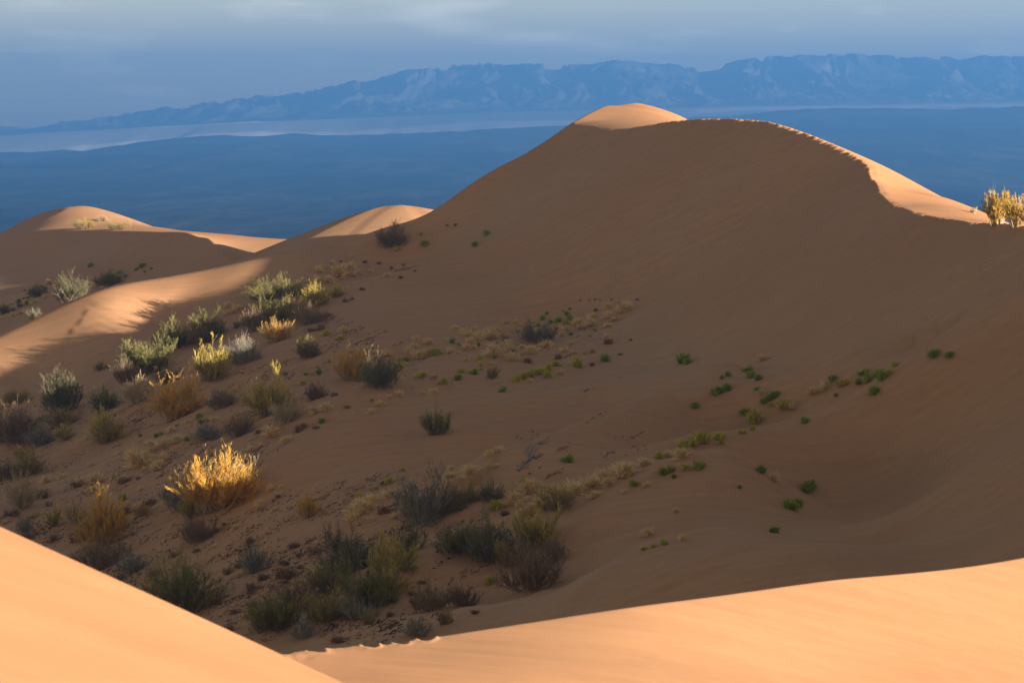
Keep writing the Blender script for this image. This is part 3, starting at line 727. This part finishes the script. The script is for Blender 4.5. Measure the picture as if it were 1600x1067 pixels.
# every larger shrub: centre u, lowest v, width, height (photograph pixels), kind, lean, label
SHRUBS = [
 # the golden shrub and its neighbours
 (338, 806, 112, 108, 'gold', 0.12, 'largest glowing golden shrub with pale woody base in the lower left of the basin'),
 (378, 770, 56, 50, 'dry', 0.2, 'tangle of pale bleached twigs on the right flank of the largest golden shrub'),
 (282, 802, 60, 62, 'silver', -0.1, 'grey twiggy bush hugging the left foot of the largest golden shrub'),
 (312, 850, 62, 48, 'brown', 0.0, 'low dull brown bush just below the largest golden shrub'),
 (300, 812, 40, 42, 'lime', 0.0, 'yellow-green sprig at the lower front of the largest golden shrub'),
 (158, 862, 74, 92, 'gold', 0.05, 'tall upright golden shrub close above the sunlit near slope at left'),
 (120, 830, 36, 56, 'dry', -0.1, 'pale thin straw-coloured bush left of the tall upright golden shrub'),
 (160, 892, 92, 48, 'brown', 0.0, 'dark brown scrub under the tall upright golden shrub'),
 (206, 898, 46, 40, 'silver', 0.0, 'small grey scrub on the right of the tall upright golden shrub foot'),
 (220, 808, 26, 26, 'gold', 0.3, 'tiny leaning golden sprig right of the tall upright golden shrub'),
 (85, 826, 24, 42, 'lime', 0.0, 'narrow yellow-green sprig between the pale dead twigs and the tall golden shrub'),
 (38, 838, 22, 42, 'silver', 0.0, 'bare whitish dead twigs standing near the left edge above the near slope'),
 (34, 800, 52, 58, 'dry', 0.0, 'pale golden-grey bush at the left edge above a dark patch of ground'),
 (44, 746, 44, 44, 'olive', 0.0, 'small grey-gold bush at the left edge above the pale golden-grey one'),
 (8, 752, 34, 36, 'brown', 0.0, 'dark brown bush cut by the left edge of the picture'),
 (38, 724, 34, 30, 'lime', 0.0, 'small yellowish bush below the grey-brown thicket at the left edge'),
 (26, 698, 66, 66, 'brown', 0.0, 'broad grey-brown thicket at the left edge'),
 (4, 694, 34, 52, 'olive', 0.0, 'olive shrub half cut off by the left edge beside the thicket'),
 (24, 634, 40, 28, 'olive', 0.0, 'low olive shrub at the foot of the sunlit ridge by the left edge'),
 (94, 652, 62, 76, 'grey', 0.05, 'tall grey-green shrub with open crown at left below the sunlit ridge'),
 (96, 668, 46, 32, 'olive', 0.0, 'yellowish leaf clump at the foot of the tall grey-green open shrub'),
 (164, 646, 46, 46, 'green', 0.0, 'rounded green shrub right of the tall grey-green open shrub'),
 (213, 634, 50, 46, 'dry', 0.1, 'pale dry pinkish-gold shrub between the rounded green one and the golden one'),
 (166, 696, 56, 56, 'lime', -0.1, 'sprawling yellow-green shrub below the rounded green one'),
 (100, 690, 36, 28, 'lime', 0.0, 'small yellow-green shrub left of the sprawling yellow-green one'),
 (276, 660, 78, 70, 'gold', 0.08, 'dense golden shrub with dark shaded foot in the middle of the left slope'),
 (331, 600, 56, 62, 'lime', 0.1, 'spiky green-gold shrub below the dark thicket of the left slope'),
 (322, 690, 46, 34, 'silver', 0.0, 'grey dead-looking bush above the largest golden shrub'),
 (372, 684, 52, 36, 'brown', 0.0, 'low dark brown scrub right of the grey dead-looking bush'),
 # dark thicket below the sunlit ridge
 (320, 536, 58, 50, 'green', 0.1, 'dark green shrub at the top right of the dark thicket under the sunlit ridge'),
 (276, 548, 58, 48, 'green', -0.25, 'dark green leaning shrub in the middle of the dark thicket'),
 (232, 588, 78, 62, 'green', 0.0, 'broad dark brownish-green shrub at the lower left of the dark thicket'),
 (318, 540, 46, 36, 'brown', 0.0, 'reddish-brown bush in front of the dark green thicket shrub'),
 (262, 602, 42, 32, 'brown', 0.0, 'low brown bush at the lower right foot of the dark thicket'),
 (158, 579, 20, 15, 'green', 0.0, 'small lone green shrub between the sunlit ridge and the tall grey-green one'),
 (386, 554, 34, 26, 'dry', 0.0, 'dry pinkish scrub right of the dark thicket'),
 (378, 572, 58, 44, 'silver', 0.0, 'wide patch of grey-brown scrub below the highest pair of dark shrubs'),
 # upper pair
 (432, 474, 94, 38, 'green', 0.2, 'wide dark green shrub highest on the slope just under the sunlit ridge'),
 (432, 506, 68, 38, 'green', 0.0, 'second dark green shrub directly below the highest wide one'),
 (412, 486, 24, 22, 'lime', 0.0, 'small yellow-tipped sprig left of the second dark green shrub'),
 (490, 484, 46, 40, 'lime', 0.15, 'bright yellow-green shrub right of the second dark green one'),
 (524, 466, 24, 18, 'lime', 0.0, 'small yellow-green shrub right of the bright yellow-green one'),
 (434, 536, 52, 34, 'gold', 0.0, 'low orange-gold shrub below the second dark green one'),
 (488, 508, 60, 28, 'brown', 0.1, 'low dark reddish scrub below the bright yellow-green shrub'),
 (480, 562, 36, 40, 'green', 0.0, 'lone rounded dark green shrub on open sand below the upper dark pair'),
 (608, 390, 46, 42, 'brown', 0.25, 'sparse grey-brown twig bush high up beside the shaded dune flank'),
 # middle
 (546, 598, 54, 56, 'gold', 0.0, 'upright gold shrub forming the left half of the large pale clump in mid-slope'),
 (566, 588, 14, 48, 'dry', 0.0, 'single tall straw spike rising in the middle of the large pale clump'),
 (590, 610, 66, 56, 'grey', 0.1, 'broad pale grey-green shrub forming the right half of the large pale clump'),
 (492, 628, 36, 34, 'brown', 0.2, 'low brown scrub between the large pale clump and the spiky gold-green shrub'),
 (418, 656, 76, 66, 'lime', 0.05, 'spiky gold-green shrub left of the brown scrub in mid-slope'),
 (446, 664, 54, 42, 'dry', 0.15, 'pale grey-gold shrub at the right foot of the spiky gold-green one'),
 (680, 684, 46, 54, 'green', 0.0, 'lone upright dark green shrub on the smooth mound in the centre'),
 (482, 812, 26, 46, 'gold', 0.0, 'narrow brownish-gold shrub alone on open sand left of the silver shrubs'),
 (838, 536, 60, 30, 'grey', 0.1, 'grey-green shrub among straw clumps on the bench below the great slope'),
 (768, 593, 22, 25, 'olive', 0.2, 'small olive shrub below the straw clumps of the bench'),
 # lower centre
 (656, 828, 80, 96, 'silver', 0.05, 'large silver-grey twiggy shrub in the lower centre'),
 (722, 790, 56, 38, 'olive', 0.0, 'olive-brown shrub directly right of the large silver-grey one'),
 (765, 786, 44, 36, 'green', 0.0, 'dull green shrub at the right end of the silver-grey row'),
 (548, 902, 92, 80, 'grey', 0.0, 'large blue-grey shrub at the upper left of the lowest thicket'),
 (615, 902, 72, 70, 'lime', 0.1, 'olive-gold shrub at the upper right of the lowest thicket'),
 (574, 956, 78, 80, 'green', 0.05, 'tall dark green shrub in the centre of the lowest thicket'),
 (430, 990, 80, 78, 'green', 0.1, 'dark green shrub at the lower left end of the lowest thicket'),
 (506, 976, 76, 62, 'olive', 0.0, 'brownish-olive shrub between the two dark green ones of the lowest thicket'),
 (708, 868, 62, 54, 'green', 0.1, 'dark leafy shrub in the lower centre right of the lowest thicket'),
 (766, 884, 82, 78, 'grey', 0.0, 'grey-green shrub right of the dark leafy one in the lower centre'),
 (838, 858, 72, 68, 'lime', 0.0, 'olive shrub with a golden tip near the lower right end of the scrub belt'),
 (824, 812, 22, 22, 'gold', 0.0, 'small bright gold sprig on top of the olive shrub'),
 (828, 926, 90, 76, 'brown', 0.1, 'wide grey-brown twig bush below the olive shrub with golden tip'),
 (668, 960, 54, 54, 'brown', 0.1, 'reddish-brown twig bush above the sunlit near crest, the left of two'),
 (722, 950, 52, 44, 'brown', 0.1, 'darker reddish-brown twig bush above the sunlit near crest, the right of two'),
 (576, 978, 24, 28, 'olive', 0.0, 'small olive sprig close above the footprints on the near crest'),
 (694, 978, 24, 34, 'olive', 0.0, 'small thin olive bush just above the near crest right of the footprints'),
 (650, 996, 40, 36, 'silver', 0.1, 'bare grey twigs peeping over the near crest where the footprints end'),
 (872, 800, 62, 40, 'olive', 0.1, 'low olive bush with straw topping, right end of the scrub belt'),
 (286, 962, 112, 92, 'green', 0.0, 'large dark brownish-green shrub just above the left near slope'),
 (398, 900, 40, 62, 'silver', 0.0, 'thin grey twig bush right of the large shrub above the left near slope'),
 (476, 1000, 44, 40, 'silver', 0.0, 'thin grey dead bush above the junction of the two near slopes'),
 # far left
 (110, 474, 54, 44, 'grey', 0.0, 'grey shrub half hidden behind the sunlit ridge, left of the dark green one'),
 (172, 449, 40, 28, 'green', 0.0, 'dark green shrub peeping over the crest of the sunlit ridge'),
 (58, 466, 28, 22, 'grey', 0.0, 'small grey-green shrub at the foot of the far dune'),
 (6, 492, 20, 20, 'green', 0.0, 'dark shrub at the left edge behind the sunlit ridge'),
 (54, 498, 26, 17, 'grey', 0.0, 'low dark grey shrub just behind the sunlit ridge crest at left'),
 (134, 358, 34, 17, 'olive', -0.4, 'left dark shrub on the sunlit top of the far dune'),
 (186, 361, 42, 15, 'olive', 0.0, 'right dark shrub on the sunlit top of the far dune'),
 (160, 346, 22, 10, 'dry', 0.0, 'small brownish shrub above the two on the far dune top'),
 # right crest
 (1560, 350, 44, 66, 'broom', 0.0, 'tall sunlit golden bush on the crest at the right edge'),
 (1590, 355, 36, 52, 'broom', 0.0, 'shorter sunlit yellow-green bush right beside the tall golden one on the crest'),
 (1612, 358, 36, 48, 'broom', 0.0, 'golden bush cut by the right edge on the crest'),
 (1521, 333, 11, 12, 'dry', 0.0, 'tiny dry sprig on the sunlit sand left of the tall golden bush'),
]
SHRUBS += [
 (518, 930, 66, 56, 'green', 0.0, 'dark green bush hidden in the heart of the lowest thicket, below the blue-grey one'),
 (604, 936, 62, 52, 'lime', 0.1, 'yellowish-olive bush at the right rear of the lowest thicket'),
 (468, 952, 60, 46, 'brown', 0.0, 'brown twiggy bush between the dark green left end and the middle of the lowest thicket'),
 (560, 968, 56, 36, 'silver', 0.0, 'grey twigs along the front foot of the lowest thicket'),
 (640, 864, 50, 44, 'grey', 0.1, 'grey-green bush filling the gap below the large silver-grey shrub'),
 (738, 858, 56, 44, 'brown', 0.0, 'brown twig bush behind the dark leafy shrub of the lower centre'),
 (802, 888, 60, 50, 'olive', 0.0, 'olive bush wedged between the grey-green shrub and the golden-tipped one'),
 (858, 884, 50, 44, 'brown', 0.1, 'reddish-brown twigs at the right foot of the golden-tipped olive shrub'),
 (692, 806, 60, 40, 'brown', 0.1, 'dark brown low scrub at the right foot of the large silver-grey shrub'),
 (348, 640, 46, 36, 'brown', 0.0, 'dull brown scrub below the spiky green-gold shrub'),
 (400, 520, 50, 36, 'brown', 0.1, 'brown scrub left of the low orange-gold shrub'),
 (460, 500, 44, 34, 'olive', 0.1, 'olive bush squeezed between the second dark green shrub and the bright yellow-green one'),
 (60, 700, 56, 40, 'silver', 0.0, 'grey dead twigs at the right side of the grey-brown thicket'),
 (196, 600, 40, 40, 'brown', 0.0, 'brown bush at the left foot of the dark thicket'),
]
for u, vb, w, h, kind, lean, label in SHRUBS:
    if vb > 800 and 380 < u < 900: w *= 1.08
    vv = vb - 0.10 * h if vb > 360 else vb
    shrub(u, vv, w, h, kind, label, lean=lean)

# small clumps: (origin u, origin v, pixels per photograph pixel, where, [kind, x, y, width ...])
def parse(txt):
    out = []
    for line in txt.strip().splitlines():
        k, rest = line.split(None, 1)
        for q in rest.split():
            out.append((k,) + tuple(float(a) for a in q.split(',')))
    return out
ZONES = [
 (660, 440, 4.706, 'on the flat bench below the great shaded slope', """
straw 320,370,90 385,350,50 350,390,50 545,350,80 345,435,70 325,480,75 205,510,60 405,415,90 505,405,110 630,470,80 530,510,120 480,540,60 800,505,90 910,470,100 735,480,50 660,560,90 1050,345,80 1030,390,60 1140,300,100 1245,300,90 1190,330,50 1365,325,50 1095,450,55 1110,515,50 1370,245,90 1490,190,110 1415,275,60 45,445,70 15,520,50 1015,670,55 80,805,60 1355,405,50 320,575,45 610,290,60 770,290,30 810,300,30 715,318,40 400,290,25 160,430,40 440,600,60 250,485,30 850,725,25 795,730,40 490,340,40 585,390,50 690,455,40
green 1000,285,60 1085,270,55 1060,315,60 880,270,45 1060,235,40 1275,210,40 850,320,60 970,325,40 1095,385,40 450,385,25 220,440,60 265,460,30 410,460,45 1345,570,70 375,670,60 265,705,75 530,560,30 1265,265,50 915,235,30 945,295,40 590,795,60 1270,355,35
lime 100,520,90 425,570,70 290,655,55 695,715,80 740,700,60 790,680,90 825,665,60 860,655,90 925,635,60 1140,610,100 1125,570,50 920,690,80 10,680,60 155,730,60 430,640,40 1230,400,30 1250,510,60 1200,525,40 130,745,40 980,605,80
brown 1375,435,100 780,575,100 1005,555,60 80,700,50 665,505,60 620,420,90 560,460,80 1535,425,40 1450,530,40 1250,605,50 1160,135,20 1225,135,20 1270,130,22 1305,135,20 1390,130,25 1450,150,30 1580,130,30 1085,195,40 1035,215,25"""),
 (480, 320, 4.706, 'high on the shaded flank below the sunlit hump', """
straw 315,455,100 240,490,120 320,505,70 385,500,60 460,490,45 655,480,35 690,470,50 740,465,40 590,515,60 290,610,40 160,550,90 335,375,30 60,575,60 200,510,60
brown 245,415,30 530,425,40 420,415,50 115,460,25 400,615,60 620,460,40 795,485,30 710,440,40 330,690,40 280,700,70 690,530,50 1030,150,35
green 1310,215,65 1235,290,60 865,285,70 1090,148,35
lime 660,322,60 840,218,35 225,600,50 215,650,80"""),
 (780, 540, 2.051, 'on the long faint spur of the great shaded dune', """
green 590,45,46 600,52,34 795,75,42 805,95,36 830,102,34 690,150,34 705,142,40 728,135,34 625,190,32 785,212,36 848,178,34 866,166,36 885,158,26 1395,25,50 1445,30,34 1180,108,34 1225,100,46 1205,96,24 1200,147,42 980,240,28 840,398,36 768,452,18 985,456,48 1005,450,44 935,512,50 958,505,40 880,590,40 530,630,28 530,402,40 552,395,30 640,383,44 560,418,24 433,442,30 218,365,36 825,137,28 738,92,26 712,102,18 1165,86,38 1150,118,26 1070,105,36 1078,158,20 340,42,32
lime 650,297,56 625,308,40 710,290,44 590,322,44 712,308,24 820,235,56 815,265,24 780,274,30 920,185,60 1265,62,34 1250,88,30 870,188,26 1100,118,40 1215,82,28 510,352,40 75,435,22 600,392,32 495,640,22 465,650,24
straw 850,38,36 838,152,22 1010,142,40 1040,132,46 940,192,34 580,350,50 470,375,48 410,405,56 385,398,50 340,415,60 300,440,70 240,458,90 345,440,50 200,470,50 110,455,60 400,468,26 475,445,26 425,383,26 540,345,34 310,475,44 480,600,42 565,530,20 590,618,26 880,422,32 700,310,20"""),
 (180, 620, 4.446, 'among the golden shrubs of the left slope', """
straw 395,232,55 320,330,110 120,400,110 150,450,160 340,425,90 315,475,60 20,390,50 60,570,90 200,505,50 1085,240,120 945,360,70 1015,330,40 1095,635,60 1010,755,80 180,640,40 910,430,90 505,170,40 690,155,60 260,320,60 840,35,50
green 430,195,30 285,270,45 320,258,30 490,295,50 175,270,40 50,705,70 590,140,60
brown 700,920,60 840,905,50 760,880,40 240,730,90 80,790,100 160,560,50 350,410,90 940,990,80 1130,690,50 1100,720,40 600,170,60"""),
 (0, 680, 2.807, 'on the bare ground above the left near slope', """
straw 275,180,45 200,195,45 430,185,90 400,130,35 410,235,50 1150,300,40 940,485,30 1035,405,26 520,80,30
brown 540,195,70 190,255,70 100,265,90 60,330,80 210,300,50 340,210,60 650,300,60 670,600,80 1000,590,70 1050,570,50 1000,850,60 1030,770,50 760,520,60 860,500,50 950,415,40 1150,620,70 1100,680,60 960,715,80 520,620,60 340,450,70 240,450,50 130,440,60"""),
 (380, 680, 2.8077, 'around the silver-grey shrubs of the lower centre', """
straw 125,235,40 75,300,45 910,175,65 990,160,75 640,260,65 570,280,75 530,315,90 490,355,70 665,355,35 480,320,60 1120,65,50 1080,85,40 1270,235,90 1200,270,90 1440,235,80 1110,135,30 1300,225,50 1150,300,60 330,590,70 230,640,40 280,640,50
lime 640,205,45 505,258,35 575,235,30 1225,205,35 1080,640,50 750,580,40 1110,310,60 700,150,30
brown 620,320,70 1150,340,60 230,480,60 310,500,80 180,555,50 240,525,40 180,600,90 250,575,40 100,620,60 40,660,70 40,740,50 740,690,50 780,640,40 660,720,40 640,780,50 410,890,70 600,910,60 1200,650,60 1280,620,60 1020,770,50 150,265,40"""),
 (350, 380, 3.1375, 'between the upper dark shrubs and the large pale clump', """
straw 505,805,60 430,835,35 720,825,40 765,785,45 860,740,40 1020,725,35 1025,655,30 790,535,60 930,500,50 1000,485,45 960,545,70 1110,525,40 1190,505,40 590,425,40 130,880,30 810,755,30 30,300,50 60,320,60
green 465,630,35 480,872,40 895,570,30 1150,658,45 1220,630,40 400,640,24 515,578,26 300,635,20
lime 385,685,40 500,445,40 965,645,60 860,610,60 1030,530,60 860,570,35 570,465,40 380,470,30 590,218,20 555,210,30 835,590,40 1080,680,40 725,770,26
brown 390,890,50 360,910,60 540,740,40 440,830,40 600,800,40 420,420,70 470,410,60 720,515,40 300,640,30 120,385,70 60,400,60 170,920,50 450,900,40 500,350,50"""),
 (0, 400, 6.154, 'at the foot of the far dune behind the sunlit ridge', """
green 860,95,60 1375,95,60 1390,78,40 1455,118,30 1390,152,26 600,238,70 430,310,60 400,290,26 545,295,24 1145,160,60 1320,125,26 1300,135,22 265,455,60 170,440,60 1200,195,50
brown 490,265,40 235,330,22 230,405,40 265,395,50 200,470,80 130,515,60 930,240,60 840,255,80 780,330,110 610,295,40 690,330,80
straw 120,570,60 200,545,60 560,265,80 870,280,90 330,440,90 430,390,60 100,455,50 20,600,50"""),
]
WORDS = {'straw': ('small straw-coloured grass clump', 'grass clump', 'grass_tuft', 'straw grass clumps', 1.1), 'green': ('small fresh green leafy plant', 'plant', 'leafy_plant', 'small green plants', 1.15),
         'lime': ('small yellow-green plant', 'plant', 'yellowish_plant', 'small yellow-green plants', 1.0), 'brown': ('small dark brown withered clump', 'dead plant', 'withered_clump', 'withered brown clumps', 0.85)}
ZN = [0]
for ou, ov, sc, where, txt in ZONES:
    for kind, x, y, w in parse(txt):
        lab, cat, nm, grp, flat = WORDS[kind]
        wp = max(w / sc, 5.0)
        tuft(ou + x / sc, ov + y / sc + 0.22 * wp, wp, kind, lab + ' ' + where, cat, nm, grp + ' ' + where, flat)
        if kind == 'straw' and w >= 60 and ZN[0] < 95:
            ZN[0] += 1
            tuft(ou + x / sc + random.choice((-1, 1)) * random.uniform(0.7, 1.3) * wp, ov + y / sc + random.uniform(-0.3, 0.6) * wp, wp * random.uniform(0.5, 0.8), kind, lab + ' ' + where, cat, nm, grp + ' ' + where, flat)

# the bleached dead branch lying on the shaded slope
def branch(pixels, r, label):
    base, tip, r0, r1 = [], [], [], []
    for line in pixels:
        pts = [on_ground(*q) for q in line]
        for k, (a, b) in enumerate(zip(pts[:-1], pts[1:])):
            f0, f1 = 1 - 0.7 * k / (len(pts) - 1), 1 - 0.7 * (k + 1) / (len(pts) - 1)
            base.append(np.array(a) + (0, 0, r * 1.2)); tip.append(np.array(b) + (0, 0, r * 1.2)); r0.append(r * f0); r1.append(r * f1)
    base, tip = np.array(base), np.array(tip)
    o0 = base[0].copy()
    V, F, C = prisms(base - o0, tip - o0, np.array(r0), np.array(r1), np.tile([[0.30, 0.27, 0.25]], (len(base), 1)))
    o = mesh_obj('dead_branch', V, F, M_WOOD, color=C); o.location = o0
    tag(o, label, 'branch')
branch([[(809, 735), (817, 727), (824, 720), (826, 712), (833, 700), (841, 693), (850, 689), (860, 681), (872, 675)], [(824, 720), (829, 716), (834, 708), (845, 696)],
        [(826, 712), (820, 706), (829, 696), (836, 692)], [(841, 693), (848, 694), (856, 688)], [(809, 735), (815, 732), (822, 731), (828, 722)]], 0.055,
       'bleached grey dead branch lying on the shaded sand right of centre')

# loose litter of twigs and stalks that nobody could count
rng = np.random.default_rng(77)
b_, t_, c_ = [], [], []
tries = 0
while len(b_) < 17000 and tries < 2600:
    tries += 1
    u0 = rng.uniform(-20, 1000) if rng.random() < 0.35 else rng.uniform(-20, 620)
    top = np.interp(u0, [0, 150, 300, 450, 600, 800, 1000], [625, 612, 575, 480, 520, 520, 500])
    bot = np.interp(u0, [0, 420, 650, 1000], [850, 1005, 990, 700])
    v0 = rng.uniform(top, bot)
    if u0 > 740 and v0 < 770 and rng.random() < 0.85: continue
    if 430 < u0 < 800 and 640 + (u0 - 430) * -0.12 < v0 < 760 - (u0 - 430) * 0.10: continue
    if rng.random() > 0.25 + 0.75 * smooth(0.0, 0.5, np.array(value_noise(np.array([u0 / 70.0]), np.array([v0 / 36.0]), 303)))[0]: continue
    big = rng.uniform(0.4, 1.3) * (v0 / 760)
    dark = rng.random()
    for _ in range(rng.integers(8, 26)):
        a, b = rng.normal(0, 13 * big), rng.normal(0, 2.6 * big)
        p = on_ground(u0 + a * 0.88 + b * 0.47, v0 - a * 0.44 + b * 0.88)
        if p is None: continue
        az = rng.normal(0.5, 0.9); ln = rng.uniform(0.08, 0.32)
        up = abs(rng.normal(0, 0.35))
        b_.append((p.x, p.y, p.z + 0.01)); t_.append((p.x + ln * math.cos(az), p.y + ln * math.sin(az), p.z + 0.02 + ln * up))
        f = rng.random()
        c_.append(np.array((0.06, 0.04, 0.032)) * (1 - f) + np.array((0.22, 0.145, 0.09)) * f if dark < 0.7 else np.array((0.2, 0.14, 0.085)) * (1 - f) + np.array((0.42, 0.30, 0.17)) * f)
b_, t_, c_ = np.array(b_), np.array(t_), np.array(c_)
V, F, C = ribbons(b_, t_, rng.uniform(0.014, 0.045, len(b_)), rng.uniform(0.004, 0.016, len(b_)), c_, rng)
tag(mesh_obj('plant_litter', V, F, M_LEAF, color=C), 'scattered dry stalks and twigs lying on the sand between the shrubs', 'litter', kind='stuff')
